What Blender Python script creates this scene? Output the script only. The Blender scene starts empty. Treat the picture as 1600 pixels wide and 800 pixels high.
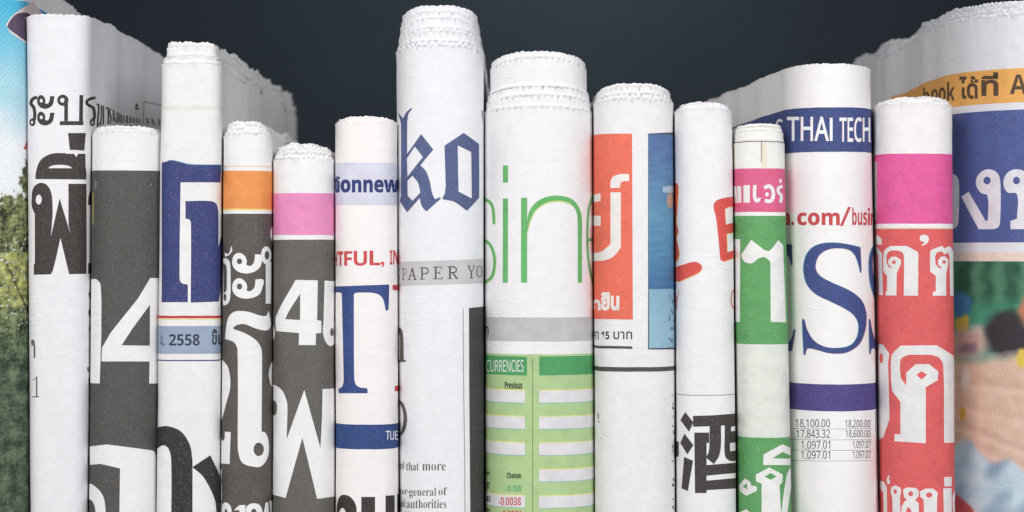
import bpy, bmesh, math, random
import numpy as np
from mathutils import Vector, noise

random.seed(7)
scene = bpy.context.scene
COL = scene.collection

# ------------------------------------------------------------------ scale
K = 0.0002            # metres per photograph pixel on the plane of the spines
DP = 3400.0           # camera distance in those pixels
HZ = 400.0            # row of the horizon
ZC = 0.130            # camera height above the table
D = DP * K

# ------------------------------------------------------------------ camera
cam = bpy.data.cameras.new('camera')
cam_o = bpy.data.objects.new('camera', cam)
COL.objects.link(cam_o)
cam_o.location = (0, -D, ZC)
cam_o.rotation_euler = (math.radians(90), 0, 0)
cam.sensor_width = 36
cam.lens = 36 * D / (1600 * K)
cam.clip_start = 0.01
cam.clip_end = 50
cam.dof.use_dof = True
cam.dof.focus_distance = D + 0.004
cam.dof.aperture_fstop = 15
scene.camera = cam_o

# ------------------------------------------------------------------ light
w = bpy.data.worlds.new("World")
scene.world = w
w.use_nodes = True
w.node_tree.nodes['Background'].inputs[0].default_value = (0.93, 0.96, 1.0, 1)
w.node_tree.nodes['Background'].inputs[1].default_value = 0.17


def area(name, loc, target, size, power, color=(1, 1, 1)):
    l = bpy.data.lights.new(name, 'AREA')
    l.shape = 'RECTANGLE'
    l.size, l.size_y = size
    l.energy = power
    l.color = color
    o = bpy.data.objects.new(name, l)
    COL.objects.link(o)
    o.location = loc
    o.rotation_euler = (Vector(target) - Vector(loc)).to_track_quat('-Z', 'Y').to_euler()
    return o


area('softbox', (-0.52, -0.95, 0.58), (0, 0.02, 0.14), (0.6, 0.65), 9.5, (1, 0.985, 0.97))
area('softbox', (0.52, -0.95, 0.58), (0, 0.02, 0.14), (0.6, 0.65), 9.5, (0.985, 0.99, 1))
area('background_lamp', (0.035, 0.47, 0.385), (0.03, 0.62, 0.25), (0.10, 0.05), 0.55, (0.93, 0.97, 1))
scene.view_settings.view_transform = 'Standard'
scene.view_settings.look = 'None'
scene.view_settings.exposure = 0
scene.view_settings.gamma = 1


# ------------------------------------------------------------------ materials
def lin(c):
    return tuple((x / 255 / 12.92) if x / 255 <= 0.04045 else ((x / 255 + 0.055) / 1.055) ** 2.4 for x in c)


class NT:
    def __init__(s, name):
        s.m = bpy.data.materials.new(name)
        s.m.use_nodes = True
        s.n = s.m.node_tree.nodes
        s.l = s.m.node_tree.links
        s.b = s.n['Principled BSDF']
        s.b.inputs['Roughness'].default_value = 0.8
        s.b.inputs['Specular IOR Level'].default_value = 0.22
        s.tc = s.n.new('ShaderNodeTexCoord')

    def noise(s, scale, detail=3, rough=0.55, vec=None):
        t = s.n.new('ShaderNodeTexNoise')
        t.inputs['Scale'].default_value = scale
        t.inputs['Detail'].default_value = detail
        t.inputs['Roughness'].default_value = rough
        s.l.new(vec or s.tc.outputs['Object'], t.inputs['Vector'])
        return t.outputs['Fac']

    def mapv(s, sc):
        t = s.n.new('ShaderNodeMapping')
        t.inputs['Scale'].default_value = sc
        s.l.new(s.tc.outputs['Object'], t.inputs['Vector'])
        return t.outputs['Vector']

    def rng(s, f, a, b, c, d):
        t = s.n.new('ShaderNodeMapRange')
        for i, v in enumerate((a, b, c, d)):
            t.inputs[i + 1].default_value = v
        s.l.new(f, t.inputs[0])
        return t.outputs[0]

    def mix(s, f, a, b, mode='MIX'):
        t = s.n.new('ShaderNodeMix')
        t.data_type = 'RGBA'
        t.blend_type = mode
        for sock, v in ((t.inputs[0], f), (t.inputs[6], a), (t.inputs[7], b)):
            if isinstance(v, (int, float)):
                sock.default_value = v
            elif isinstance(v, tuple):
                sock.default_value = tuple(v[:3]) + (1,)
            else:
                s.l.new(v, sock)
        return t.outputs[2]

    def bump(s, h, strength, dist):
        t = s.n.new('ShaderNodeBump')
        t.inputs['Strength'].default_value = strength
        t.inputs['Distance'].default_value = dist
        s.l.new(h, t.inputs['Height'])
        s.l.new(t.outputs['Normal'], s.b.inputs['Normal'])


MATS = {}


def paper_mat(rgb, grain=1.0):
    key = ('p', rgb, grain)
    if key in MATS:
        return MATS[key]
    t = NT('newsprint')
    c = lin(rgb)
    d = tuple(x * (1 - 0.055 * grain) for x in c)
    mott = t.rng(t.noise(260, 5, 0.62), 0.3, 0.7, 0, 1)
    col = t.mix(mott, d, tuple(min(.92, x * (1 + 0.02 * grain)) for x in c))
    fine = t.rng(t.noise(2600, 3, 0.7), 0.35, 0.65, 0, 1)
    col = t.mix(fine, t.mix(1.0, col, (1 - .06 * grain,) * 3, 'MULTIPLY'), col)
    med = t.rng(t.noise(1100, 3, 0.7), 0.42, 0.6, 0, 1)
    col = t.mix(med, t.mix(1.0, col, (1 - .03 * grain * grain,) * 3, 'MULTIPLY'), col)
    # faint show-through of the page behind, as rows of type
    st = t.rng(t.noise(1.0, 2, 0.6, t.mapv((600, 600, 1900))), 0.60, 0.72, 0, 0.10 * grain)
    big = t.rng(t.noise(45, 1), 0.48, 0.62, 0, 1)
    mm = t.n.new('ShaderNodeMath'); mm.operation = 'MULTIPLY'
    t.l.new(st, mm.inputs[0]); t.l.new(big, mm.inputs[1])
    col = t.mix(mm.outputs[0], col, (0.42, 0.43, 0.45))
    # loose specks of pulp
    spk = t.rng(t.noise(1300, 2, 0.5), 0.73, 0.77, 0, 0.42)
    col = t.mix(spk, col, (0.25, 0.23, 0.21))
    # large grey smudges from handling
    sm = t.rng(t.noise(28, 4, 0.6), 0.58, 0.8, 0, 0.12 * grain)
    col = t.mix(sm, col, (0.45, 0.44, 0.43))
    t.l.new(col, t.b.inputs['Base Color'])
    wr = t.noise(1.0, 3, 0.5, t.mapv((260, 260, 90)))
    fb = t.noise(1.0, 3, 0.65, t.mapv((2600, 2600, 1300)))
    h = t.n.new('ShaderNodeMath'); h.operation = 'MULTIPLY_ADD'
    h.inputs[1].default_value = 0.05
    t.l.new(fb, h.inputs[0]); t.l.new(wr, h.inputs[2])
    # fine creases from handling, in scattered places
    cr = t.noise(1.0, 3, 0.55, t.mapv((38, 38, 150)))
    sb = t.n.new('ShaderNodeMath'); sb.operation = 'SUBTRACT'; sb.inputs[1].default_value = 0.5
    ab = t.n.new('ShaderNodeMath'); ab.operation = 'ABSOLUTE'
    t.l.new(cr, sb.inputs[0]); t.l.new(sb.outputs[0], ab.inputs[0])
    rg = t.rng(ab.outputs[0], 0.0, 0.018, 0.9, 0)
    mk = t.rng(t.noise(34, 1), 0.56, 0.66, 0, 1)
    mu = t.n.new('ShaderNodeMath'); mu.operation = 'MULTIPLY'
    t.l.new(rg, mu.inputs[0]); t.l.new(mk, mu.inputs[1])
    ad = t.n.new('ShaderNodeMath'); ad.operation = 'ADD'
    t.l.new(h.outputs[0], ad.inputs[0]); t.l.new(mu.outputs[0], ad.inputs[1])
    t.bump(ad.outputs[0], 0.3, 0.0003)
    MATS[key] = t.m
    return t.m


def ink_mat(rgb, wear=1.0):
    key = ('i', rgb, wear)
    if key in MATS:
        return MATS[key]
    t = NT('printing_ink')
    c = lin(rgb)
    g_ = 0.3 * c[0] + 0.6 * c[1] + 0.1 * c[2]
    c = tuple((x * 0.90 + g_ * 0.10) * 0.93 for x in c)
    lite = tuple(x + (0.62 - x) * 0.16 * wear for x in c)
    dark = tuple(x * 0.86 for x in c)
    f = t.rng(t.noise(230, 4, 0.65), 0.3, 0.7, 0, 1)
    col = t.mix(f, dark, tuple(min(.9, x * 1.06) for x in c))
    hv = t.rng(t.noise(700, 4, 0.7), 0.46, 0.66, 0, (0.1 if min(rgb) > 120 else 0.5) * wear)
    col = t.mix(hv, col, tuple(min(.9, x * k) for x, k in zip(c, (1.22, 1.08, 0.8))))
    g = t.rng(t.noise(2400, 3, 0.75), 0.5, 0.72, 0, 0.9)
    col = t.mix(g, col, lite)
    sp = t.rng(t.noise(1500, 2, 0.6), 0.70, 0.76, 0, 0.45 * wear)
    col = t.mix(sp, col, (0.6, 0.59, 0.58))
    t.l.new(col, t.b.inputs['Base Color'])
    t.b.inputs['Roughness'].default_value = 0.6
    t.b.inputs['Specular IOR Level'].default_value = 0.25
    wr = t.noise(1.0, 3, 0.5, t.mapv((260, 260, 90)))
    t.bump(wr, 0.3, 0.0003)
    MATS[key] = t.m
    return t.m


def picture_mat():
    if 'pic' in MATS:
        return MATS['pic']
    t = NT('printed_picture_ink')
    a = t.n.new('ShaderNodeVertexColor')
    a.layer_name = 'print'
    g = t.rng(t.noise(2600, 2, 0.7), 0.3, 0.7, 0.82, 1.1)
    col = t.mix(1.0, a.outputs['Color'], g, 'MULTIPLY')
    t.l.new(col, t.b.inputs['Base Color'])
    t.bump(t.noise(1.0, 3, 0.5, t.mapv((260, 260, 90))), 0.3, 0.0003)
    MATS['pic'] = t.m
    return t.m


# ------------------------------------------------------------------ setting
def plane(name, verts, mat):
    me = bpy.data.meshes.new(name)
    me.from_pydata(verts, [], [tuple(range(len(verts)))])
    o = bpy.data.objects.new(name, me)
    COL.objects.link(o)
    me.materials.append(mat)
    o['kind'] = 'structure'
    return o


tb = NT('dark_board')
c1 = tb.rng(tb.noise(3.2, 4, 0.55), 0.3, 0.7, 0, 1)
tb.l.new(tb.mix(c1, lin((23, 29, 34)), lin((31, 39, 46))), tb.b.inputs['Base Color'])
tb.b.inputs['Roughness'].default_value = 0.9
plane('backdrop', [(-1.5, 0.62, 0), (1.5, 0.62, 0), (1.5, 0.62, 1.6), (-1.5, 0.62, 1.6)], tb.m)
tt = NT('dark_table')
c1 = tt.rng(tt.noise(1.0, 5, 0.6, tt.mapv((3, 40, 40))), 0.3, 0.7, 0, 1)
tt.l.new(tt.mix(c1, (0.03, 0.028, 0.027), (0.06, 0.055, 0.05)), tt.b.inputs['Base Color'])
plane('table_top', [(-1.5, -0.5, 0), (1.5, -0.5, 0), (1.5, 0.62, 0), (-1.5, 0.62, 0)], tt.m)


# ------------------------------------------------------------------ outlines in photograph windows
S27 = 800 / 270
WIN = {'A': (0, 0, S27), 'B': (0, 250, S27), 'C': (0, 530, S27), 'D': (240, 0, S27), 'E': (240, 250, S27),
       'F': (240, 530, S27), 'G': (500, 0, S27), 'H': (500, 250, S27), 'I': (500, 530, S27), 'J': (740, 0, S27),
       'K': (740, 250, S27), 'L': (740, 530, S27), 'M': (1000, 50, S27), 'N': (1000, 270, S27), 'O': (1000, 530, S27),
       'P': (1200, 50, S27), 'Q': (1200, 270, S27), 'R': (1200, 530, S27), 'S': (1330, 0, S27), 'T': (1330, 250, S27),
       'U': (1330, 530, S27), 'X1': (410, 200, 40 / 13), 'X2': (410, 400, 40 / 13), 'X4': (600, 150, 4),
       'X5': (1130, 560, 10 / 3), 'X6': (335, 380, 800 / 210), 'X7': (900, 200, 20 / 9), 'Y1': (410, 600, 4),
       'Y2': (515, 640, 5), 'Y3': (515, 370, 5), 'Y4': (1140, 170, 80 / 13), 'Y5': (1360, 340, 40 / 7),
       'Y6': (1360, 640, 5), 'Y8': (1220, 360, 4), 'Z1': (745, 720, 10), 'Z3': (340, 700, 8), 'Z4': (240, 480, 8),
       'px': (0, 0, 1)}


def parse(s):
    """'x,y' is a corner, 'x,y~' a smooth point"""
    pts = []
    for t in s.split():
        sm = t.endswith('~')
        x, y = t.rstrip('~').split(',')
        pts.append((float(x), float(y), sm))
    return pts


def spline(pts, closed=True, n=6):
    out = []
    N = len(pts)
    rngi = range(N) if closed else range(N - 1)
    for i in rngi:
        a, b = pts[i], pts[(i + 1) % N]
        if not a[2] and not b[2]:
            out.append(a[:2])
            continue
        ch = (b[0] - a[0], b[1] - a[1])
        L = math.hypot(*ch) or 1

        def tan(j):
            p = pts[j % N]
            if not closed and j in (0, N - 1):
                return ch
            if not p[2]:
                return ch
            q, r = pts[(j - 1) % N], pts[(j + 1) % N]
            d = (r[0] - q[0], r[1] - q[1])
            l = math.hypot(*d) or 1
            return (d[0] / l * L, d[1] / l * L)
        ta, tb_ = tan(i), tan((i + 1) % N if closed else i + 1)
        for k in range(n):
            t = k / n
            h = (2 * t**3 - 3 * t**2 + 1, t**3 - 2 * t**2 + t, -2 * t**3 + 3 * t**2, t**3 - t**2)
            out.append((h[0] * a[0] + h[1] * ta[0] + h[2] * b[0] + h[3] * tb_[0],
                        h[0] * a[1] + h[1] * ta[1] + h[2] * b[1] + h[3] * tb_[1]))
    if not closed:
        out.append(pts[-1][:2])
    return out


def stroke(pts, wd):
    p = spline(pts, False, 6)
    L, R = [], []
    for i, q in enumerate(p):
        a = p[max(0, i - 1)]
        b = p[min(len(p) - 1, i + 1)]
        d = (b[0] - a[0], b[1] - a[1])
        l = math.hypot(*d) or 1
        n = (-d[1] / l * wd / 2, d[0] / l * wd / 2)
        L.append((q[0] + n[0], q[1] + n[1]))
        R.append((q[0] - n[0], q[1] - n[1]))
    return L + R[::-1]


def loops_of(text, win):
    """text -> list of shapes; a shape is a list of closed loops in photograph pixels"""
    ox, oy, s = WIN[win]
    shapes = []
    for sh in text.split(';'):
        lp = []
        for t in sh.split('|'):
            t = t.strip()
            if not t:
                continue
            if t[0] == 'e':
                cx, cy, rx, ry = [float(v) for v in t[2:].split(',')]
                pts = [(cx + rx * math.cos(a * math.pi / 12), cy + ry * math.sin(a * math.pi / 12)) for a in range(24)]
            elif t[0] == 's':
                _, wd, rest = t.split(':')
                pts = stroke(parse(rest), float(wd))
            elif t[0] == 'r':
                x0, y0, x1, y1 = [float(v) for v in t[2:].split(',')]
                pts = [(x0, y0), (x1, y0), (x1, y1), (x0, y1)]
            else:
                pts = spline(parse(t))
            lp.append([(ox + x / s, oy + y / s) for x, y in pts])
        if lp:
            shapes.append(lp)
    return shapes


def place(text, x, y, sx, sy=None):
    """shift and scale an outline: new = (x + sx * old_x, y + sy * old_y)"""
    sy = sx if sy is None else sy
    out = []
    for sh in text.split(';'):
        lps = []
        for t in sh.split('|'):
            t = t.strip()
            if t.startswith('e:'):
                v = [float(q) for q in t[2:].split(',')]
                lps.append('e:%f,%f,%f,%f' % (x + sx * v[0], y + sy * v[1], sx * v[2], sy * v[3]))
            else:
                lps.append(' '.join('%f,%f%s' % (x + sx * q[0], y + sy * q[1], '~' if q[2] else '') for q in parse(t)))
        out.append('|'.join(lps))
    return ';'.join(out)


SARA_A = '107,105~ 120,70~ 150,58~ 180,75~ 193,105~ 190,130 215,135~ 235,113~ 244,66 290,68 283,100~ 272,140~ 240,168~ 190,180~ 140,168~ 112,138~|e:150,108,16,17'


def dense(lp, step=3.0):
    out = []
    for i, a in enumerate(lp):
        b = lp[(i + 1) % len(lp)]
        n = max(1, int(math.hypot(b[0] - a[0], b[1] - a[1]) / step))
        for k in range(n):
            out.append((a[0] + (b[0] - a[0]) * k / n, a[1] + (b[1] - a[1]) * k / n))
    return out


def fill(loops):
    cu = bpy.data.curves.new('outline', 'CURVE')
    cu.dimensions = '2D'
    cu.fill_mode = 'FRONT'
    for lp in loops:
        sp = cu.splines.new('POLY')
        sp.points.add(len(lp) - 1)
        for p, (x, y) in zip(sp.points, lp):
            p.co = (x, y, 0, 1)
        sp.use_cyclic_u = True
    o = bpy.data.objects.new('outline', cu)
    COL.objects.link(o)
    dg = bpy.context.evaluated_depsgraph_get()
    me = bpy.data.meshes.new_from_object(o.evaluated_get(dg))
    bpy.data.objects.remove(o)
    bpy.data.curves.remove(cu)
    return me


def styled(body, style):
    """the same words in the built-in font's sans (n), bold sans (b) or bold serif (s) alphabets"""
    U, l, d = {'n': (0x1D5A0, 0x1D5BA, 0x1D7E2), 'b': (0x1D5D4, 0x1D5EE, 0x1D7EC), 's': (0x1D400, 0x1D41A, 0x1D7CE)}[style]
    out = ''
    for ch in body:
        if 'A' <= ch <= 'Z' and not (ch == 'I' and style == 'n'):
            ch = chr(U + ord(ch) - 65)
        elif 'a' <= ch <= 'z':
            ch = chr(l + ord(ch) - 97)
        elif '0' <= ch <= '9':
            ch = chr(d + ord(ch) - 48)
        out += ch
    return out


def text_mesh(body, bold=0.0, shear=0.0):
    cu = bpy.data.curves.new('type', 'FONT')
    cu.body = body
    cu.resolution_u = 3
    cu.offset = bold
    cu.shear = shear
    cu.fill_mode = 'FRONT'
    o = bpy.data.objects.new('type', cu)
    COL.objects.link(o)
    dg = bpy.context.evaluated_depsgraph_get()
    me = bpy.data.meshes.new_from_object(o.evaluated_get(dg))
    bpy.data.objects.remove(o)
    bpy.data.curves.remove(cu)
    return me


# ------------------------------------------------------------------ newspapers
EDGE = 1.012
ZB = HZ + ZC / K          # row of the table top on the front plane


class Paper:
    """A folded newspaper on end, spine to the front.  Units: photograph pixels on the front plane (K metres each)."""

    def __init__(s, label, L, R, b, n, layers, depth=1200, tint=(238, 236, 236), fl=(0, 0), side=20.0, seed=0,
                 wob=0.75, wave=2.0, zig=1.6, pitch=9.0, rag=1.0, grain=1.0, drop=0.0, vis=0, tilt=0.0, notch=0.0, droop=5.0, bead=0.7):
        s.notch, s.droop, s.bead, s.nl = notch, droop, bead, len(layers)
        s.seed, s.wob, s.wave, s.depth = seed, wob, wave, depth
        s.tint = tint
        s.XL = [(x - 800) * EDGE + 0.7 for x in L]
        s.XR = [(x - 800) * EDGE - 0.7 for x in R]
        hw = (s.XR[0] - s.XL[0] + s.XR[1] - s.XL[1]) / 4
        s.hw0 = hw
        # cross-section (xi, x-shift, y)
        fine = []
        for i in range(721):
            a = math.pi * (1 - i / 720)
            ca, sa = math.cos(a), math.sin(a)
            fine.append((math.copysign(abs(ca) ** (2 / n), ca), b * (1 - abs(sa) ** (2 / n))))
        arc = [0]
        for p, q in zip(fine, fine[1:]):
            arc.append(arc[-1] + math.hypot((q[0] - p[0]) * hw, q[1] - p[1]))
        nf = max(30, int(arc[-1] / (1.25 if notch else 1.6)))
        ua = np.linspace(0, arc[-1], nf)
        fx = np.interp(ua, arc, [p[0] for p in fine])
        fy = np.interp(ua, arc, [p[1] for p in fine])

        def back(vis_):
            step = side if vis_ else 60.0
            ys, y, st = [], 0.0, 3.0
            while y < depth - b:
                y += st
                st = min(step, st * 1.5)
                ys.append(min(y, depth - b))
            return np.array(ys)
        bl, br = back(vis < 0 or vis == 2), back(vis > 0)
        s.u = np.concatenate([-bl[::-1], ua, arc[-1] + br])
        s.xi = np.concatenate([-np.ones(len(bl)), fx, np.ones(len(br))])
        s.y = np.concatenate([(b + bl)[::-1], fy, b + br])
        s.dx = np.concatenate([(bl * fl[0])[::-1], np.zeros(nf), br * fl[1]])
        s.uf = (0.0, arc[-1])
        s.b = b
        s.sideness = np.clip((s.y - b) / 150.0, 0, 1)
        # rows
        top = layers[0][0]
        rr = [0, 1.2, 2.5, 4, 6, 8.5, 12, 16, 21, 27, 34]
        rows = [top + r for r in rr]
        while rows[-1] < 860:
            rows.append(rows[-1] + 10)
        rows += [1000 if ZB > 1000 else ZB - 5, ZB]
        s.rows = np.array(rows)
        s.top = top
        s.drop = drop
        s.tilt = tilt
        # normals in plan
        X = s.plan_x(400.0)
        tx, ty = np.gradient(X), np.gradient(s.y)
        l = np.hypot(tx, ty)
        s.nx, s.ny = ty / l, -tx / l
        if s.ny[len(s.ny) // 2] > 0:
            s.nx, s.ny = -s.nx, -s.ny
        # the wobble of the outer sheet, one value per grid point
        s.disp = np.zeros((len(s.rows), len(s.u)))
        for i, r in enumerate(s.rows):
            for j, u in enumerate(s.u):
                v = noise.noise((u / 55 + seed * 13.1, r / 120, 1.7)) * wob
                v += noise.noise((u / 17 + seed * 7.7, r / 30, 5.1)) * wob * 0.25
                if s.sideness[j] > 0:
                    v += s.sideness[j] * wave * (noise.noise((u / 130, r / 500, seed * 3.3)) + 0.12 * noise.noise((u / 60, r / 260, seed * 5.3)))
                s.disp[i, j] = v
        # thing
        cxb = (s.XL[1] + s.XR[1]) / 2
        e = bpy.data.objects.new('newspaper', None)
        COL.objects.link(e)
        e.empty_display_size = 0.02
        e.location = (cxb * K, depth * K / 2, 0)
        e['label'] = label
        e['category'] = 'newspaper'
        e['group'] = 'folded newspapers standing on end in a row'
        s.root = e
        s.mat = paper_mat(tint, grain)
        s.outer = s.sheet('outer_sheet', top, 0, s.rows, zig, pitch, rag, first=True)
        for k, (py, ins) in enumerate(layers[1:]):
            pv, pi = layers[k]
            r2 = list(np.arange(py, max(py, pv) + 12 + droop, 1.3))
            r2 += [r2[-1] + d for d in (3, 8, 20, 60, 250)]
            s.sheet('inner_sheet', py, ins, np.array(r2 + [ZB]), zig, pitch, rag, idx=k + 1, prev=(pv, pi))

    # ---- geometry in photograph pixels
    def ends(s, row):
        t = np.asarray(row) / 800.0
        xl = s.XL[0] + (s.XL[1] - s.XL[0]) * t
        xr = s.XR[0] + (s.XR[1] - s.XR[0]) * t
        return (xl + xr) / 2, (xr - xl) / 2

    def plan_x(s, row):
        c, h = s.ends(row)
        return c + h * s.xi + s.dx

    def zag(s, idx, zig, pitch, rag):
        """height of the pinked top edge along the sheet"""
        out = np.zeros(len(s.u))
        sd = s.seed * 17.3 + idx * 5.9
        for j, u in enumerate(s.u):
            ph = (u / pitch + idx * 0.37) % 1.0
            if s.notch:
                z = -s.notch * (0.3 if idx == s.nl - 1 else 1.0) * max(0.0, 1 - abs(ph - 0.5) / 0.24) * max(0.0, 0.75 + 1.1 * noise.noise((math.floor(u / pitch + idx * 0.37) * 1.7, sd, 0.3)))
            else:
                z = zig * (abs(ph - 0.5) * 4 - 1)
                z *= 0.6 + 0.5 * noise.noise((u / 25, sd, 0.3))
            z += rag * (1.3 * noise.noise((u / 22, sd, 2.2)) + 0.9 * noise.noise((u / 5, sd, 9.1)))
            z += s.sideness[j] * rag * (6.5 * noise.noise((u / 130, sd, 4.4)) + 1.6 * noise.noise((u / 45, sd, 7.4)))
            z += -s.drop * s.sideness[j] * min(1.0, (s.y[j] - s.b) / s.depth)
            z += s.tilt * (s.xi[j])
            z -= s.droop * (0.25 + 0.75 * idx / max(1, s.nl - 1)) * abs(s.xi[j]) ** 3
            out[j] = z
        return out

    def sheet(s, name, top, inset, rows, zig, pitch, rag, first=False, idx=0, prev=None):
        nR, nC = len(rows), len(s.u)
        zz = s.zag(idx, zig, pitch, rag)
        verts = np.zeros((nR, nC, 3))
        sd = s.seed * 3.1 + idx * 11.7
        fl = np.array([noise.noise((u / 14, sd, 0.9)) + 0.7 * noise.noise((u / 4.5, sd, 3.9)) for u in s.u])
        fl2 = np.array([noise.noise((u / 6, sd, 6.9)) for u in s.u])
        for i, r in enumerate(rows):
            c, h = s.ends(r)
            dist = r - top
            if prev:
                droop_prev = s.droop * (0.25 + 0.75 * (idx - 1) / max(1, s.nl - 1)) * np.abs(s.xi) ** 3
            wt = math.exp(-dist / 16.0) if dist < 60 else 0
            curl = math.exp(-dist / 5.0) if dist < 40 else 0
            X = c + h * s.xi + s.dx
            if first:
                dn = s.disp[i]
            else:
                dn = -inset + 0.6 * s.wob * np.array([noise.noise((u / 60 + sd, r / 100, 8.8)) for u in s.u[::4]]).repeat(4)[:nC]
                # sides share the wave of the outer sheet
                dn = dn + s.sideness * np.array([np.interp(r, s.rows, s.disp[:, j]) if s.sideness[j] > 0 else 0 for j in range(nC)])
            dn = dn + curl * fl * (0.95 if inset else 0.7) * rag + (0.5 * curl if first else 0)
            if prev:
                # sheets spring outward where the sheet in front of them ends
                g1 = np.exp(-((r - prev[0] - droop_prev + 3.2) / 2.6) ** 2)
                g2 = np.exp(-((r - prev[0] - droop_prev - 3.0) / 3.2) ** 2)
                dn = dn + s.bead * (g1 * (inset - prev[1]) * (0.8 + 0.6 * fl2) - g2 * (1.6 + 1.4 * fl2))
            verts[i, :, 0] = X + s.nx * dn
            verts[i, :, 1] = s.y + s.ny * dn
            verts[i, :, 2] = r - zz * wt
        v = verts.reshape(-1, 3)
        co = np.stack([v[:, 0] * K, v[:, 1] * K, ZC + (HZ - v[:, 2]) * K], 1)
        idxs = np.arange(nR * nC).reshape(nR, nC)
        f = np.stack([idxs[1:, :-1], idxs[1:, 1:], idxs[:-1, 1:], idxs[:-1, :-1]], -1).reshape(-1, 4)
        o = s.mesh(name, co, f.tolist(), s.mat, s.root)
        if first:
            s.grid = verts
        return o

    def mesh(s, name, co, faces, mat, parent):
        me = bpy.data.meshes.new(name)
        loc = np.array(s.root.location)
        me.from_pydata((co - loc).tolist(), [], faces)
        me.materials.append(mat)
        me.polygons.foreach_set('use_smooth', [True] * len(me.polygons))
        o = bpy.data.objects.new(name, me)
        COL.objects.link(o)
        o.parent = parent
        return o

    # ---- photograph pixel -> place on the sheet (u, row)
    def to_sheet(s, px, py):
        px, py = np.asarray(px, float), np.asarray(py, float)
        out_u, out_r = np.zeros_like(px), np.zeros_like(px)
        f = DP / (DP + s.y)
        for k in range(len(px)):
            row = py[k]
            u = 0
            for _ in range(3):
                q = s.plan_x(row) * f + 800
                m0 = int(np.argmin(np.abs(s.u - (s.uf[0] + s.uf[1]) / 2)))
                a = m0
                while a > 0 and q[a - 1] < q[a]:
                    a -= 1
                z = m0
                while z < len(q) - 1 and q[z + 1] > q[z]:
                    z += 1
                qq, uu = q[a:z + 1], s.u[a:z + 1]
                if px[k] < qq[0]:
                    u = uu[0] - (qq[0] - px[k])
                elif px[k] > qq[-1]:
                    u = uu[-1] + (px[k] - qq[-1])
                else:
                    u = np.interp(px[k], qq, uu)
                u = min(max(u, s.u[0]), s.u[-1])
                y = np.interp(u, s.u, s.y)
                row = HZ + (py[k] - HZ) * (DP + y) / DP
            out_u[k], out_r[k] = u, row
        return out_u, out_r

    def surf(s, u, r, off):
        """bilinear point of the outer sheet's own grid plus an offset along the normal"""
        j = np.clip(np.searchsorted(s.u, u) - 1, 0, len(s.u) - 2)
        i = np.clip(np.searchsorted(s.rows, r) - 1, 0, len(s.rows) - 2)
        a = ((u - s.u[j]) / (s.u[j + 1] - s.u[j]))[:, None]
        t = ((r - s.rows[i]) / (s.rows[i + 1] - s.rows[i]))[:, None]
        g = s.grid
        p = (g[i, j] * (1 - a) + g[i, j + 1] * a) * (1 - t) + (g[i + 1, j] * (1 - a) + g[i + 1, j + 1] * a) * t
        a = a[:, 0]
        nx = s.nx[j] * (1 - a) + s.nx[j + 1] * a
        ny = s.ny[j] * (1 - a) + s.ny[j + 1] * a
        p = p.copy()
        p[:, 0] += nx * off
        p[:, 1] += ny * off
        return np.stack([p[:, 0] * K, p[:, 1] * K, ZC + (HZ - p[:, 2]) * K], 1)

    # ---- printing
    def lay(s, name, pieces, mat, level, label=None, parent=None):
        """pieces: 2D meshes in (u, row) -> one printed mesh lying on the sheet"""
        cos, faces, base = [], [], 0
        for q, me in enumerate(pieces):
            bm = bmesh.new()
            bm.from_mesh(me)
            bpy.data.meshes.remove(me)
            if not bm.verts:
                bm.free()
                continue
            us = [v.co.x for v in bm.verts]
            rs = [v.co.y for v in bm.verts]
            for axis, lines, lo, hi in ((0, s.u, min(us), max(us)), (1, s.rows, min(rs), max(rs))):
                for ln in lines:
                    if lo + 0.02 < ln < hi - 0.02:
                        co = (ln, 0, 0) if axis == 0 else (0, ln, 0)
                        no = (1, 0, 0) if axis == 0 else (0, 1, 0)
                        bmesh.ops.bisect_plane(bm, geom=bm.verts[:] + bm.edges[:] + bm.faces[:], dist=0.003, plane_co=co, plane_no=no)
            bm.verts.index_update()
            u = np.array([v.co.x for v in bm.verts])
            r = np.array([v.co.y for v in bm.verts])
            off = 0.14 + level * 0.10 + (q % 12) * 0.006
            cos.append(s.surf(u, r, off))
            for f in bm.faces:
                ix = [v.index for v in f.verts]
                # wind towards the viewer (row grows downward)
                ar = sum(u[ix[k]] * r[ix[(k + 1) % len(ix)]] - u[ix[(k + 1) % len(ix)]] * r[ix[k]] for k in range(len(ix)))
                if abs(ar) < 1e-9:
                    continue
                if ar > 0:
                    ix = ix[::-1]
                faces.append([base + k for k in ix])
            base += len(u)
            bm.free()
        if not cos:
            return None
        o = s.mesh(name, np.concatenate(cos), faces, mat, parent or s.outer)
        if label:
            o['label'] = label
        return o

    def mat_of(s, col, wear=1.0):
        return s.mat if col is None else ink_mat(col, wear)

    def ink(s, name, col, win, text, level=2, label=None, shift=(0, 0), wear=1.0):
        pcs = []
        for lp in loops_of(text, win):
            out = []
            for l in lp:
                l = dense(l)
                u, r = s.to_sheet([p[0] + shift[0] for p in l], [p[1] + shift[1] for p in l])
                out.append(list(zip(u, r)))
            pcs.append(fill(out))
        return s.lay(name, pcs, s.mat_of(col, wear), level, label)

    def band(s, name, col, r0, r1, x0=None, x1=None, level=1, label=None, wear=1.0, top=None):
        """a band at constant height; rows are those of its front middle"""
        rm = (r0 + r1) / 2
        u0 = s.uf[0] - 14 if x0 is None else s.to_sheet([x0], [rm])[0][0]
        u1 = s.uf[1] + 14 if x1 is None else s.to_sheet([x1], [rm])[0][0]
        lp = dense([(u0, r0), (u1, r0), (u1, r1), (u0, r1)], 6)
        # printed edges are never ruler-straight
        sd = r0 * 0.37 + s.seed
        lp = [(u, r + 0.35 * noise.noise((u / 14, r / 40, sd)) + 0.5 * noise.noise((u / 70, sd, 3))) for u, r in lp]
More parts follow.
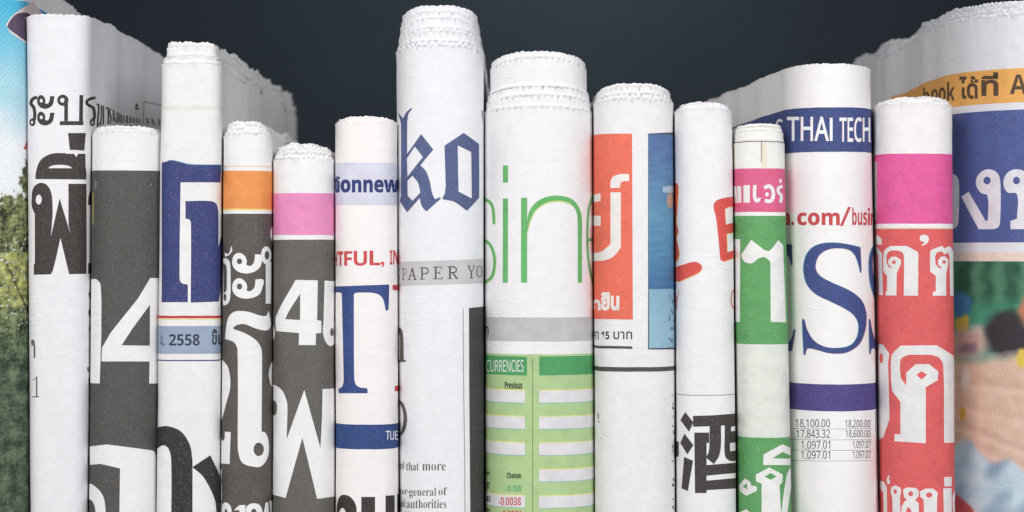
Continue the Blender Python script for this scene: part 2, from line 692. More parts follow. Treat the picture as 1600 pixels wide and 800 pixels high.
        return s.lay(name, [fill([lp])], s.mat_of(col, wear), level, label)

    def text(s, items, col, win='px', level=2, name='printed_text', bold=0.0, label=None, front=False, shift=(0, 0), wear=0.6, style='n'):
        ox, oy, sc = WIN[win]
        pcs = []
        for it in items:
            body, x0, y0, x1, y1 = it[:5]
            me = text_mesh(styled(body, style), it[5] if len(it) > 5 else bold)
            if not len(me.vertices):
                continue
            vs = np.array([v.co[:2] for v in me.vertices])
            mn, mx = vs.min(0), vs.max(0)
            t = (vs - mn) / np.maximum(mx - mn, 1e-6)
            px = ox + (x0 + (x1 - x0) * t[:, 0]) / sc + shift[0]
            py = oy + (y1 + (y0 - y1) * t[:, 1]) / sc + shift[1]
            if front:
                ym = py.mean()
                u0, _ = s.to_sheet([px.min()], [ym]); u1, _ = s.to_sheet([px.max()], [ym])
                u = u0[0] + (u1[0] - u0[0]) * t[:, 0]
                r = py
            else:
                u, r = s.to_sheet(px, py)
            for v, a, b_ in zip(me.vertices, u, r):
                v.co = (a, b_, 0)
            pcs.append(me)
        return s.lay(name, pcs, s.mat_of(col, wear), level, label)

    def picture(s, u0, u1, r0, r1, fn, level=1, step=1.5, label=None, usestep=None):
        """a printed photograph: a grid on the sheet with its colours; fn(px, py, u) -> sRGB"""
        if usestep is None:
            us = np.arange(u0, u1 + 0.01, step)
        else:
            us = usestep
        rs = np.arange(r0, r1 + 0.01, step)
        U, Rr = np.meshgrid(us, rs)
        u, r = U.ravel(), Rr.ravel()
        co = s.surf(u, r, 0.14 + level * 0.10)
        f = DP / (DP + co[:, 1] / K)
        px = co[:, 0] / K * f + 800
        py = HZ + (r - HZ) * f
        nR, nC = U.shape
        ids = np.arange(nR * nC).reshape(nR, nC)
        fc = np.stack([ids[1:, :-1], ids[1:, 1:], ids[:-1, 1:], ids[:-1, :-1]], -1).reshape(-1, 4)
        o = s.mesh('printed_picture', co, fc.tolist(), picture_mat(), s.outer)
        at = o.data.color_attributes.new('print', 'FLOAT_COLOR', 'POINT')
        cols = np.ones((len(u), 4))
        for i in range(len(u)):
            cols[i, :3] = lin([min(255, max(0, v)) for v in fn(px[i], py[i], u[i])])
        at.data.foreach_set('color', cols.ravel())
        if label:
            o['label'] = label
        return o


CHAR = (82, 80, 79)
BLK = (52, 47, 46)
NAVY = (46, 58, 122)


def lerp(a, b, t):
    t = min(1, max(0, t))
    return tuple(x + (y - x) * t for x, y in zip(a, b))


def nz(x, y, z=0.0):
    return noise.noise((x, y, z))


# ------------------------------------------------------------------ the row of newspapers, left to right
# --- tall picture page at the left end
p = Paper('tall newspaper with a colour photo of blue sky and leafy trees, at left end',
          (-75, -75), (44.5, 49), 40, 3.0, [(-36, 0), (-44, 2)], vis=1, side=7, seed=1, wave=5, depth=920, drop=10,
          tint=(232, 231, 233))


def sky_tree(px, py, u):
    n1 = nz(px / 60, py / 45, 1.1)
    if u > p.uf[1] + 2:                     # far side of the fold: blue, then bare paper
        c = lerp((40, 150, 205), (20, 128, 190), (px - 50) / 50)
        return lerp(c, (214, 214, 218), (px - 92 + 30 * (py - 20) / 60) / 14)
    sky = lerp((74, 174, 208), (166, 208, 222), (py + 20 * n1) / 130)
    sky = lerp(sky, (228, 231, 234), (py - 135 + 50 * n1) / 80)
    if py < 190:
        st = math.sin((py * 0.9 + px * 1.1 + 6 * n1) * 0.75) * 5
        sky = tuple(v + st for v in sky)
    k = nz(px / 9, py / 9, 2.0) + 0.6 * nz(px / 3.2, py / 3.2, 5.0)
    edge = 304 + 14 * nz(px / 16, 0.4, 7) - (px - 20) * 0.15
    d = (py - edge) / 20 + k * 0.8
    d2 = 1.0 - math.hypot((px - 42) / 17, (py - 282) / 36) * 1.35 + 0.9 * k
    leaf = max(d, d2)
    if py > 372:
        leaf = 1
    g = nz(px / 14, py / 18, 11) + 0.7 * nz(px / 5, py / 5, 4) + 0.6 * nz(px / 2.3, py / 2.3, 8)
    deep = lerp((112, 122, 74), (78, 98, 74), (py - 430) / 140)
    lightc = lerp((170, 176, 108), (106, 126, 98), (py - 440) / 170)
    dark = lerp((40, 46, 32), (50, 68, 54), (py - 480) / 120)
    c = lerp(deep, lightc, g * 1.3)
    c = lerp(c, dark, -g * 1.6)
    if 395 < py < 480 and 0 < px < 45:
        c = lerp(c, (196, 196, 96), 0.45 + nz(px / 9, py / 9, 3))
    br = abs((py - 425) - (px - 16) * 2.2)
    if br < 3.2 and 8 < px < 42:
        c = lerp(c, (58, 46, 36), 0.8)
    if py > 372 and nz(px / 4, py / 4, 15) > 0.42 and py < 520:
        c = lerp(c, (222, 226, 224), 0.8)
    m = sum(c) / 3
    c = tuple(v * .8 + m * .17 for v in c)
    return lerp(sky, c, leaf * 3)


uu = np.concatenate([np.arange(max(p.uf[0], 45), p.uf[1], 1.4), p.u[p.u > p.uf[1] + 1]])
p.picture(0, 0, -1, 870, sky_tree, usestep=uu, step=1.7, label='colour photo of sky above leafy trees')
p.ink('printed_sign', (226, 208, 204), 'A', '28,112 60,70~ 155,4 197,62 165,78 150,120 131,208 45,150', 2, label='pale bordered sign in the photo')
p.ink('printed_sign', (82, 62, 92), 'A', '35,122~ 52,88~ 78,64~ 120,58~ 148,72 132,100 131,200 50,142', 3, label='dark purple face of the sign')
p.ink('printed_shape', (200, 70, 60), 'A', '108,692 122,655 136,648 136,665 122,672 124,690', 2)

# --- black Thai headline, wide side
p = Paper('white newspaper with chunky black Thai headline letters and a long grey side',
          (44, 50), (147, 139), 36, 2.9, [(25, 0), (22, 1.2)], vis=1, side=5, seed=2, wave=5, zig=0.7, rag=1.3, bead=0, droop=2,
          tint=(233, 231, 235), drop=-6)
p.ink('printed_headline', BLK, 'A',
      's:15:172,450~ 152,458~ 143,478~ 156,498~ 161,535~ 156,560~|e:0,0,0,0;e:150,566,14,18|e:148,566,5,8;'.replace('|e:0,0,0,0', '')
      + place(SARA_A, 172 - 107 * .44, 440 - 58 * .52, .44, .52) + ';' + place(SARA_A, 172 - 107 * .44, 517 - 58 * .52, .44, .52)
      + ';e:291,464,26,26|e:289,464,11,11;s:17:306,462 306,560;r:277,561,385,579;s:17:376,440 374,579;'
      's:13:441,452~ 416,458~ 400,474~ 414,489~ 431,500~ 437,535~ 432,558~;e:427,566,12,18|e:427,567,4,8', 2, label='line of looped Thai letters')
p.ink('printed_headline', BLK, 'A',
      's:8:447,482~ 456,486~ 453,545~ 450,588;s:5:453,585 466,560;s:6:468,486 466,582;s:6:476,490 476,578;s:6:486,505~ 495,495~ 496,574;'
      's:6:508,502~ 500,520~ 508,540~ 505,572;s:5:519,508 519,568 527,520 526,566;s:5:537,520 535,570;s:5:546,518 546,566;s:5:556,524 556,566;'
      's:6:566,530 566,570;s:5:576,534 578,568;s:6:590,536 590,570;s:5:602,540 602,570;s:6:614,542 614,568;s:6:628,546 628,570;s:6:642,550 642,570;'
      'e:628,488,6,10;r:620,500,640,508', 2, label='squeezed Thai letters running round the corner')
p.ink('printed_rule', (120, 118, 122), 'A', 's:4:664,470 748,488;s:4:666,470 664,575;s:8:684,545 690,575;s:8:705,548 712,578;s:8:728,550 735,580', 2)
p.ink('printed_headline', (60, 53, 51), 'B',
      '315,-125 397,-125 390,-44 323,-48;'
      '165,88 168,50~ 185,5~ 215,-20~ 250,-31~ 303,-32 305,-29 343,-29 352,-13 362,-29 395,-29 396,30 400,60~ 399,90|222,38 240,26~ 280,22~ 315,26~ 336,38;'
      '148,180~ 155,130~ 185,106~ 220,118~ 240,165~ 244,250 235,358 276,178 330,354 317,300 317,110 400,110 400,527 320,528 280,360 246,508~ 235,529 157,531 157,482 162,482 162,250 149,215~|e:180,183,14,23',
      2, label='chunky black Thai letters')
p.ink('printed_headline', (52, 47, 45), 'B', '408,478 428,476 428,524 408,526;407,208 411,165~ 428,120 428,208;418,330~ 424,380~ 428,400 428,280', 2)
p.ink('printed_text', (88, 84, 86), 'C', 's:7:150,30 150,5~ 158,22~ 160,88;s:6:154,190 170,173 170,266;r:150,264,181,269', 2)
p.ink('printed_text', (60, 56, 56), 'C', 's:6:405,130 408,150;s:5:410,180 412,210;s:6:410,440 412,480;s:5:408,540 412,580', 2)
p.ink('printed_text', (60, 56, 56), 'B', 's:7:424,606~ 414,620~ 420,640;s:7:424,680~ 414,700~ 418,722~ 426,712~;s:7:424,760~ 416,775~ 418,795', 2)

# --- big white 4 on charcoal
p = Paper('dark grey newspaper with a big white number 4 and no coloured band',
          (145.5, 139), (257.5, 248.5), 48, 2.5, [(207, 0), (202, 2.5), (196, 5), (198, 9)], seed=3, zig=1.0, rag=1.4, bead=0.45, droop=7,
          tint=(236, 234, 235))
p.band('ink_block', CHAR, 266, 880, level=1, label='charcoal printed ground')
p.ink('printed_number', None, 'C', '418,-278 448,-276~ 466,-245~ 469,-30 462,205 412,203;'
      '695,-283 753,-283 748,0 741,205 690,205 692,103 470,103 472,40 512,-30 640,-190|694,-160 693,30 563,28 610,-45', 2, label='big white number 4')
p.ink('printed_headline', None, 'C', '417,497 495,487 690,513~ 714,521~ 722,550 720,830 553,830 556,598 465,577 417,582;'
      '412,672~ 450,690~ 478,728~ 488,780~ 488,830 443,830 440,780~ 428,750~ 412,738', 2, label='big white letter at the foot')
p.ink('ink_stain', (150, 148, 84), 'B', '429,150 434,150~ 436,200~ 434,300 429,300', 2)
p.ink('ink_stain', (150, 148, 84), 'B', '755,185 759,185~ 760,250~ 758,305 755,305', 2)
p.ink('ink_stain', (120, 122, 128), 'B', '438,90 448,100~ 446,135 438,130', 2)

# --- blue letter, rusty paper, ragged side
p = Paper('newspaper with a large royal blue letter, a ragged torn top and the year 2558',
          (256, 247), (350.5, 346), 30, 3.2, [(100, 0), (92, 3), (88, 5), (72, 8), (65, 10)], vis=1, side=5, seed=4, wave=8,
          rag=2.4, zig=1.0, bead=0.5, droop=2, depth=1235, tint=(235, 233, 233), grain=1.1, wob=0.8)
p.band('ink_tint', (229, 229, 223), 164, 171, level=1)
BL = (52, 62, 124)
p.ink('ink_fringe', (130, 190, 216), 'E', '45,14 60,7~ 80,-1~ 120,6~ 170,18~ 314,20 314,60 45,60', 1)
p.ink('printed_headline', BL, 'E', '40,12 60,7~ 80,1~ 120,9~ 170,21~ 312,23 310,103 125,103 120,540~ 128,568~ 158,577 159,658 38,658;'
      '148,190 262,190~ 290,203~ 299,238 300,405 312,360~ 334,305 334,470 320,545 302,655 172,660 173,292~ 166,276~ 148,271', 2, label='large royal blue letter')
p.band('printed_rule', (190, 42, 56), 493.5, 497.3, level=2, label='thin red rule')
p.band('printed_rule', (244, 214, 150), 497, 499.2, level=1)
p.band('colour_band', (150, 168, 194), 509.5, 553, level=1, label='light blue band')
p.text([('2558', 195, 336, 575, 480, .0), ('.', 122, 455, 140, 475), ('ขึ้น', 725, 270, 870, 470, 0.02), ('ม', 92, 350, 118, 470)], (44, 50, 66), 'Z4', 2, style='b', label='the year 2558 in black')
p.band('printed_rule', (70, 72, 140), 562.4, 564.3, level=2)
p.ink('printed_headline', (48, 45, 46), 'F', '14,410 30,405~ 70,403~ 128,428~ 168,490~ 180,560 180,830 82,830 82,560~ 70,507~ 45,491~ 14,508;'
      '180,592 262,537 305,632~ 330,720 330,830 300,830~ 282,740~ 232,640~', 2, label='heavy black letter at the foot')

# --- orange band
p = Paper('slim dark grey newspaper with an orange band and white Thai letters',
          (352, 345.5), (427, 427), 36, 2.4, [(210, 0), (203, 2.5), (196, 5), (189, 7)], vis=1, side=8, seed=5, rag=1.9, wave=4, bead=0.5, droop=7,
          fl=(0, 0), tint=(238, 236, 236))
p.band('printed_rule', (248, 214, 176), 258.5, 260.5, level=1)
p.band('colour_band', (240, 146, 62), 266.5, 326, level=2, label='orange band')
p.band('ink_fringe', (248, 222, 120), 325, 328.5, level=1)
p.band('ink_block', (88, 83, 80), 333.5, 880, level=1, label='dark printed ground')
p.ink('printed_headline', None, 'X6',
      '62,55 85,63~ 102,15 109,44 86,72~ 64,80;54,92 68,88~ 90,108~ 97,155 95,320~ 82,358~ 62,370 52,366|54,116 70,132~ 76,165 74,280 56,300|e:64,322,8,22;'
      '107,105~ 120,70~ 150,58~ 180,75~ 193,105~ 190,130 215,135~ 235,113~ 242,66 290,68 283,100~ 272,140~ 240,168~ 190,180~ 140,168~ 112,138~|e:150,108,16,17;'
      '107,255~ 120,222~ 150,208~ 180,225~ 195,255~ 192,283 215,285~ 238,262~ 244,216 290,218~ 284,265~ 270,300~ 240,320~ 190,330~ 140,319~ 112,290~|e:150,258,16,18;'
      'e:308,72,31,53|e:312,72,14,26;305,110 338,110 335,360 305,360;'
      '62,570 75,470~ 95,425~ 130,405~ 200,408~ 270,430~ 306,432~ 322,400 335,480~ 325,510~ 300,520~ 240,505~ 180,482~ 140,485~ 115,500~ 112,511 180,535~ 250,580~ 278,625~ 283,670 281,1122 302,1127~ 322,1176~ 320,1266~ 281,1326~ 229,1330~ 165,1305~ 142,1240~ 139,1189 138,640~ 128,605~ 110,585~|e:264,1227,31,40',
      2, label='white Thai letters')
p.ink('printed_headline', None, 'F', '316,92 ~345,132~ 355,215~ 338,290~ 314,378;312,440 322,470~ 330,428 357,430 352,578 312,575;560,82 542,112~ 532,160~ 540,208~ 560,236'.replace(' ~345', ' 345'), 2)
p.ink('printed_headline', None, 'E', '552,300 543,320~ 541,345~ 546,370~ 552,380;552,355 546,375 552,392', 2)
p.ink('printed_headline', None, 'Z3', '55,830 58,720~ 92,682~ 140,697~ 170,750~ 176,830 132,830 112,765~ 96,760~ 86,830;205,778 270,715 347,712 347,830 275,830 273,778;'
      '353,790~ 375,720~ 440,692~ 515,705~ 553,760~ 558,830 500,830 474,768~ 432,766~ 412,830;600,682 632,675 645,830 575,830;650,662 682,655 690,830 662,830;'
      '40,270 54,265 52,412 43,410;42,430 52,430 55,655 46,655;33,672 49,670 49,830 33,830', 2)

# --- pink band, white 4
p = Paper('dark grey newspaper with a light pink band above a small white number 4',
          (427.5, 426.5), (523.5, 523.5), 42, 2.5, [(247, 0), (240, 3), (234, 5), (228, 7), (224, 9)], seed=6, rag=2.4, notch=3.0, pitch=8, bead=0.6, droop=6,
          tint=(238, 236, 236))
p.band('colour_band', (238, 138, 194), 301.5, 367, level=1, label='light pink band')
p.band('ink_block', (98, 95, 92), 374.5, 880, level=1, label='dark printed ground')
p.ink('printed_number', None, 'X2', '160,115 266,117 263,308 283,312 283,370 257,372 256,428 175,428 176,370 67,361 69,285~|182,180 181,308 110,303 128,265~;'
      '298,118 347,122 343,312 352,332~ 352,405~ 328,433~ 303,412~ 290,362~ 293,320|e:333,366,9,20;44,318 54,335~ 62,372~ 56,400~ 44,416', 2, label='white number 4')
p.ink('printed_headline', None, 'Y1', '58,2 90,12~ 130,50~ 155,118~ 157,165 152,345 262,37 362,400 372,200 375,32 458,27 458,702 342,718 250,335 145,712 58,688|e:75,150,18,48', 2, label='big white letter')

# --- T newspaper
p = Paper('cream white newspaper with a big blue serif T, red capitals and a navy band below',
          (523.5, 524.5), (621, 622.5), 40, 2.4, [(190, 0), (186, 2.5), (182, 5)], seed=7, zig=0.7, rag=1.2, bead=0.3, tint=(241, 236, 235), grain=0.7)
p.band('colour_band', (216, 217, 234), 254, 320.5, level=1, label='pale lavender band')
p.text([('t', 70, 75, 85, 152, .0), ('i', 80, 76, 93, 150, .0), ('onnew', 96, 90, 366, 151, .025)], NAVY, 'H', 2, 'printed_headline', style='b', label='navy lettering on lavender')
RED = (214, 68, 72)
p.text([('H', 40, 120, 62, 230, .02), ('T', 66, 113, 108, 228, .02), ('F', 116, 112, 178, 226, .0), ('U', 190, 110, 292, 226, .0), ('L', 312, 108, 397, 222, .0),
        (',', 400, 192, 428, 240), ('I', 470, 106, 490, 216), ('N', 497, 105, 538, 216)], RED, 'Y3', 2, 'printed_headline', style='b', label='red capital letters')
TB = (48, 74, 140)
p.ink('printed_headline', TB, 'Y3', '38,388 300,378 450,373 463,374~ 466,395 460,560~ 452,576~ 440,575~ 432,540~ 415,482~ 378,448~ 320,435 205,437~ 190,450 192,1080~ 205,1154~ 245,1178~ 290,1183~ 297,1195~ 296,1222 73,1222 70,1190~ 94,1175~ 108,1140~ 110,1080 96,450~ 90,437~ 38,434', 2, label='big blue serif T')
p.ink('printed_headline', (190, 40, 52), 'Y3', '493,376 535,376 535,420 505,416~ 493,412', 2)
p.ink('printed_headline', (190, 40, 52), 'I', '345,216 370,215 370,241 345,241', 2)
p.band('colour_band', (40, 72, 136), 663.5, 702, level=1, label='navy blue band')
p.text([('TUES', 440, 165, 560, 236, 0.01)], (238, 238, 240), 'Y2', 2, label='small white capitals TUES')
p.ink('printed_headline', (56, 50, 48), 'Y2', '56,830 62,735~ 82,678~ 115,665~ 165,685~ 205,745~ 213,830 130,830 122,787~ 100,768~ 80,790~ 72,830;'
      '248,682 355,682 355,830 248,830;437,672 507,668 507,830 437,830;526,660 552,655 552,830 526,830', 2, label='heavy black lettering at the foot')

# --- ko newspaper
p = Paper('tallest middle newspaper with blue blackletter letters k and o and stepped pinked top edges',
          (617, 623.5), (756, 756.5), 62, 2.3, [(72, 0), (65, 2.2), (50, 4.5), (44, 5.5), (29, 7), (19, 8.5), (7, 10)],
          seed=8, notch=5.0, pitch=11, rag=1.5, droop=13, tint=(234, 234, 238), grain=0.9)
KB = (80, 94, 142)
p.ink('printed_headline', KB, 'X4',
      '88,103 108,125~ 120,137~ 138,105~ 172,73 176,80 155,110~ 146,160 145,362 232,238 308,335 228,432 262,470~ 285,530~ 302,610~ 318,645 350,632 355,642 265,722 238,690~ 224,638 145,727 98,657 107,620 107,180~ 100,140~'
      '|193,315 243,381 147,505 144,390|178,497 212,540~ 228,602 180,655 148,622 147,530;'
      '498,230 592,300 594,636 518,718 440,662~ 365,645 368,630 380,612 386,560 378,310|460,308 544,350 548,640 465,597;'
      '70,300 80,288 88,322 88,380 70,372;607,88 614,98 616,170 611,130', 2, label='blue blackletter k and o')
p.ink('printed_headline', KB, 'H', '350,270 362,255 362,330 350,345', 1)
p.ink('colour_band', (202, 200, 201), 'Y3', '515,196 700,190 860,185 1050,178 1225,171 1225,361 1050,368 860,374 700,379 515,384', 1, label='pale grey band')


def serif(win, items):
    """capital letters with serifs, as thin strokes"""
    G = {'S': ['s:.13:.92,.24~ .8,.04~ .45,.03~ .12,.18~ .2,.38~ .55,.5~ .88,.66~ .82,.9~ .45,.98~ .12,.9~ .06,.7~'],
         'P': ['s:.17:.25,0 .25,1', 's:.13:.22,.05 .55,.05~ .88,.14~ .88,.42~ .55,.53~ .25,.53', 'r:0,.93,.55,1', 'r:0,0,.3,.07'],
         'A': ['s:.1:.5,0 .14,.97', 's:.17:.5,0 .84,.97', 'r:.25,.6,.75,.67', 'r:0,.93,.3,1', 'r:.65,.93,1,1'],
         'E': ['s:.17:.25,0 .25,1', 'r:0,0,.9,.07', 'r:0,.93,.95,1', 'r:.25,.46,.7,.53', 'r:.83,0,.9,.25', 'r:.88,.75,.95,1', 'r:.64,.38,.7,.62'],
         'R': ['s:.17:.22,0 .22,1', 's:.12:.2,.05 .5,.05~ .78,.14~ .78,.4~ .5,.5~ .22,.5', 's:.15:.48,.5 .88,.97', 'r:0,.93,.45,1', 'r:0,0,.3,.07', 'r:.75,.93,1,1'],
         'Y': ['s:.15:.12,.03 .5,.55', 's:.09:.88,.03 .5,.55', 's:.17:.5,.5 .5,1', 'r:0,0,.32,.06', 'r:.7,0,1,.06', 'r:.28,.94,.72,1'],
         'O': ['s:.15:.5,.03~ .1,.2~ .06,.5~ .1,.8~ .5,.97~', 's:.15:.5,.03~ .9,.2~ .94,.5~ .9,.8~ .5,.97~']}
    ox, oy, sc = WIN[win]
    out = []
    for ch, x0, y0, x1, y1 in items:
        a = y1 - y0
        for g in G[ch]:
            w_ = (x1 - x0)
            if g[0] == 'r':
                v = [float(t) for t in g[2:].split(',')]
                out.append('r:%f,%f,%f,%f' % (x0 + v[0] * w_, y0 + v[1] * a, x0 + v[2] * w_, y0 + v[3] * a))
            else:
                _, wd, rest = g.split(':')
                q = []
                for t in rest.split():
                    sm = t.endswith('~')
                    x, y = t.rstrip('~').split(',')
                    q.append('%f,%f%s' % (x0 + float(x) * w_, y0 + float(y) * a, '~' if sm else ''))
                out.append('s:%f:%s' % (float(wd) * w_, ' '.join(q)))
    return ';'.join(out)


p.ink('printed_text', (84, 80, 80), 'Y3', serif('Y3', [('S', 530, 250, 553, 340), ('P', 568, 243, 602, 340), ('A', 612, 245, 680, 337), ('P', 705, 238, 775, 334),
      ('E', 810, 233, 887, 332), ('R', 922, 230, 1005, 330), ('Y', 1076, 224, 1137, 326), ('O', 1148, 222, 1192, 320)]), 2, label='widely spaced serif capitals')
p.ink('ink_block', (66, 66, 67), 'px', '732.4,481.3 745,480 764,478 764,880 734.9,880 734.2,700 733,560', 1, label='black strip down the right edge')
p.ink('printed_rule', (150, 150, 152), 'px', 's:1.1:723.4,482 724.4,600 726,720 726.6,880', 2)
p.ink('printed_headline', (92, 84, 78), 'I', '358,-55 375,-52~ 386,-22~ 389,95 398,97 398,105 358,106 358,97 372,95 373,0~ 369,-25~ 358,-36;'
      '358,284 375,286~ 392,308~ 404,365~ 396,418~ 376,446~ 358,448|358,297 370,300~ 382,325~ 387,365~ 382,408~ 370,436~ 358,440', 2)
TX = (98, 92, 88)
SER = -0.008
p.text([('ed', 552, 402, 586, 466, SER), ('that', 600, 410, 697, 476, SER), ('more', 725, 425, 907, 476, SER), ('tor-', 552, 612, 622, 662, SER), ('general', 622, 610, 832, 692, SER),
        ('of', 850, 606, 918, 668, SER), ('aid', 555, 698, 592, 762, SER), ('authorities', 600, 700, 912, 770, SER), ('h', 590, 792, 612, 850, SER), ('i', 618, 792, 626, 850, SER), ('es', 700, 805, 760, 850, SER)],
       TX, 'Y2', 2, style='s', label='lines of small body text')

# --- green business newspaper
p = Paper('widest middle newspaper with thin bright green letters over a green currency table',
          (755.5, 758), (926.5, 930.5), 72, 2.3, [(168, 0), (150, 2.5), (136, 5), (90, 9), (79, 11)],
          seed=9, notch=5.0, pitch=10.5, rag=1.3, droop=15, tint=(235, 234, 236), grain=0.9)
GR = (92, 182, 98)
p.ink('ink_fringe', (206, 226, 130), 'K', 's:14:42,176 50,181~ 75,195~ 90,230~ 94,296;s:14:42,366 50,371~ 75,390~ 95,440~ 97,490~ 85,540~ 50,570~ 42,576;252,290 258,240~ 290,195~ 340,170~ 400,165~ 460,185~ 495,240~ 500,290 496,290 475,235~ 445,205~ 390,193~ 330,205~ 290,235~ 262,290~ 252,340', 1, shift=(0.2, 0.7))
p.ink('printed_headline', GR, 'K', 's:13:42,176 50,181~ 75,195~ 90,230~ 94,296;s:13:42,366 50,371~ 75,390~ 95,440~ 97,490~ 85,540~ 50,570~ 42,576;'
      'r:136,25,159,104;r:136,178,159,568;r:220,175,248,568;247,290 258,238~ 290,195~ 340,170~ 400,165~ 460,185~ 495,240~ 501,300 501,568 482,568 481,300~ 474,237~ 445,201~ 390,188~ 330,200~ 285,235~ 258,290~ 247,345;'
      's:10:558,150 548,175~ 533,225~ 527,300~ 527,400~ 535,490~ 550,560~ 558,580;r:530,362,560,376', 2, label='thin green letters')
p.band('colour_band', (194, 192, 196), 496, 533.5, level=1, label='pale grey band')
p.text([('m', 754, 510, 764, 523, .02)], (60, 58, 60), 'px', 2)
p.band('table_ground', (176, 208, 142), 553.5, 880, level=1, label='light green table')
DG = (66, 160, 92)
p.band('table_heading', DG, 557, 586.5, None, 823.5, 2, label='green table heading')
p.band('table_heading', DG, 557, 586.5, 842.5, None, 2, label='green table heading')
for y0, y1 in ((610.5, 629), (651.5, 670), (692.5, 711), (775, 793)):
    x1 = 820.5 if y0 < 750 else 820.5
    p.band('ink_fringe', (226, 226, 132), y0 - 1.8, y0 + 2, None, x1, 2)
    p.band('ink_fringe', (150, 200, 176), y1 - 2, y1 + 1.6, None, x1, 2)
    p.band('table_row', (226, 224, 229), y0, y1, None, x1, 3)
for y0, y1 in ((610.5, 629), (651.5, 670), (692.5, 711), (734, 752), (775.5, 793.5)):
    p.band('ink_fringe', (226, 226, 132), y0 - 1.8, y0 + 2, 842.3, None, 2)
    p.band('ink_fringe', (150, 200, 176), y1 - 2, y1 + 1.6, 842.3, None, 2)
    p.band('table_row', (226, 224, 229), y0, y1, 842.3, None, 3)
p.ink('printed_rule', (92, 120, 84), 'px', 's:0.9:832.2,558 832.2,880', 3)
p.text([('CURRENCIES', 60, 96, 232, 151, 0.0)], (236, 242, 236), 'L', 4, label='white heading CURRENCIES')
p.text([('Previous', 145, 195, 226, 230, .02)], (52, 62, 44), 'L', 3, style='b', label='small black word Previous')
p.text([('Change', 470, 180, 692, 300, .02), ('low', 150, 150, 205, 222, .0), ('.37', 148, 335, 204, 432, .02), ('21', 148, 740, 205, 840, .02)], (50, 60, 42), 'Z1', 3, style='b')
p.text([('43', 148, 545, 210, 640, .02)], (60, 58, 62), 'Z1', 4, style='b')
p.text([('-0.08', 440, 378, 695, 480, .0)], (84, 176, 112), 'Z1', 3, style='b')
p.text([('-0.0038', 340, 570, 692, 696, .0)], (214, 84, 84), 'Z1', 4, style='b', label='red number -0.0038')
p.text([('-0.0001', 372, 770, 692, 890, .0)], (206, 96, 76), 'Z1', 4, style='b')
p.ink('printed_text', (46, 50, 44), 'L', 's:9:44,190 57,205;s:9:44,250 58,262;s:9:44,310 57,330;s:9:44,370 58,382;s:9:44,430 58,442;s:9:44,490 58,505', 4)

# --- orange panel
p = Paper('newspaper with an orange red panel of white Thai letters beside a blue picture',
          (926.5, 929.5), (1052.5, 1056), 54, 2.4, [(155, 0), (147, 2.2), (135, 4.5), (129, 6)], seed=10, notch=4.6, pitch=9.5, rag=1.4, droop=12,
          tint=(235, 233, 234), grain=1.1)
p.band('colour_panel', (240, 104, 78), 208.5, 499, None, 988.2, 1, label='orange red panel')
p.ink('printed_headline', (238, 232, 228), 'K', '634,130 636,95~ 650,75~ 680,65 720,65 720,97 692,99~ 681,108~ 679,128;634,150 682,150 682,405 650,445~ 610,464~ 548,468 548,432 590,425~ 634,390;'
      '545,164 588,153 588,190 545,197;545,258 588,258 588,305 545,303', 2, label='white Thai letter')
p.text([('ยืน', 592, 612, 675, 697, .05)], (238, 232, 228), 'K', 2)
p.ink('printed_text', (238, 232, 228), 'K', 's:13:556,662~ 574,652~ 584,672~ 584,696;s:12:552,672 562,690', 2)
p.text([('คา', 62, 706, 80, 734, .01), ('15', 88, 706, 116, 734, .01), ('บาท', 130, 706, 195, 734, .01)], (70, 66, 66), 'X7', 2, style='b', label='price of 15 baht')
p.band('printed_rule', (78, 74, 73), 541, 545, None, 988, 2, label='short thick rule')
p.band('printed_rule', (78, 74, 73), 573.5, 580.5, level=2, label='long thick rule')
p.ink('picture_frame', (70, 78, 96), 'px', '1012.6,208.5 1064,206 1064,546 1012.6,546', 1)


def blue_pic(px, py, u):
    n = nz(px / 18, py / 14, 3)
    c = lerp((84, 116, 172), (96, 150, 190), (py - 215) / 120 + .25 * n)
    c = lerp(c, (82, 140, 184), (py - 340) / 60)
    c = lerp(c, (66, 116, 170), (py - 400) / 50)
    s1 = nz(px / 22, py / 5, 8)
    c = tuple(v + 10 * s1 for v in c)
    if py > 452:
        c = lerp((132, 180, 208), (146, 190, 214), (py - 452) / 60 + .3 * n)
    if math.hypot((px - 1047) / 5, (py - 313) / 12) < 1:
        c = (190, 150, 130)
    if abs(py - 296) < 5 and px > 1036:
        c = lerp(c, (206, 214, 232), .7)
    if py > 460 and px > 1044 and nz(px / 4, py / 6, 6) > .2:
        c = lerp(c, (84, 84, 104), .5)
    m = sum(c) / 3
    return tuple(v * .8 + m * .17 for v in c)


ua, _ = p.to_sheet([1013.6], [380]); ub = p.uf[1] + 12
p.picture(ua[0], ub, 209.5, 544.5, blue_pic, level=2, label='small blue colour picture')

p.ink('ink_stain', (96, 92, 92), 'O', ';'.join('%g,%g %g,%g~ %g,%g~ %g,%g' % (147 + (i * 5) % 9, y, 152 + (i * 7) % 6, y + 3, 150 + (i * 3) % 8, y + 6 + (i * 11) % 14, 146 + (i * 5) % 9, y + 5)
      for i, y in enumerate((258, 290, 312, 352, 398, 420, 486, 495, 512, 560, 640, 668, 700, 735, 752, 770))), 1)
p.ink('ink_stain', (150, 146, 146), 'L', '572,350 578,340~ 580,365~ 575,380 590,384 578,386;596,440 603,436 601,444;612,448 618,447 615,452;590,455 594,462 588,461', 1)
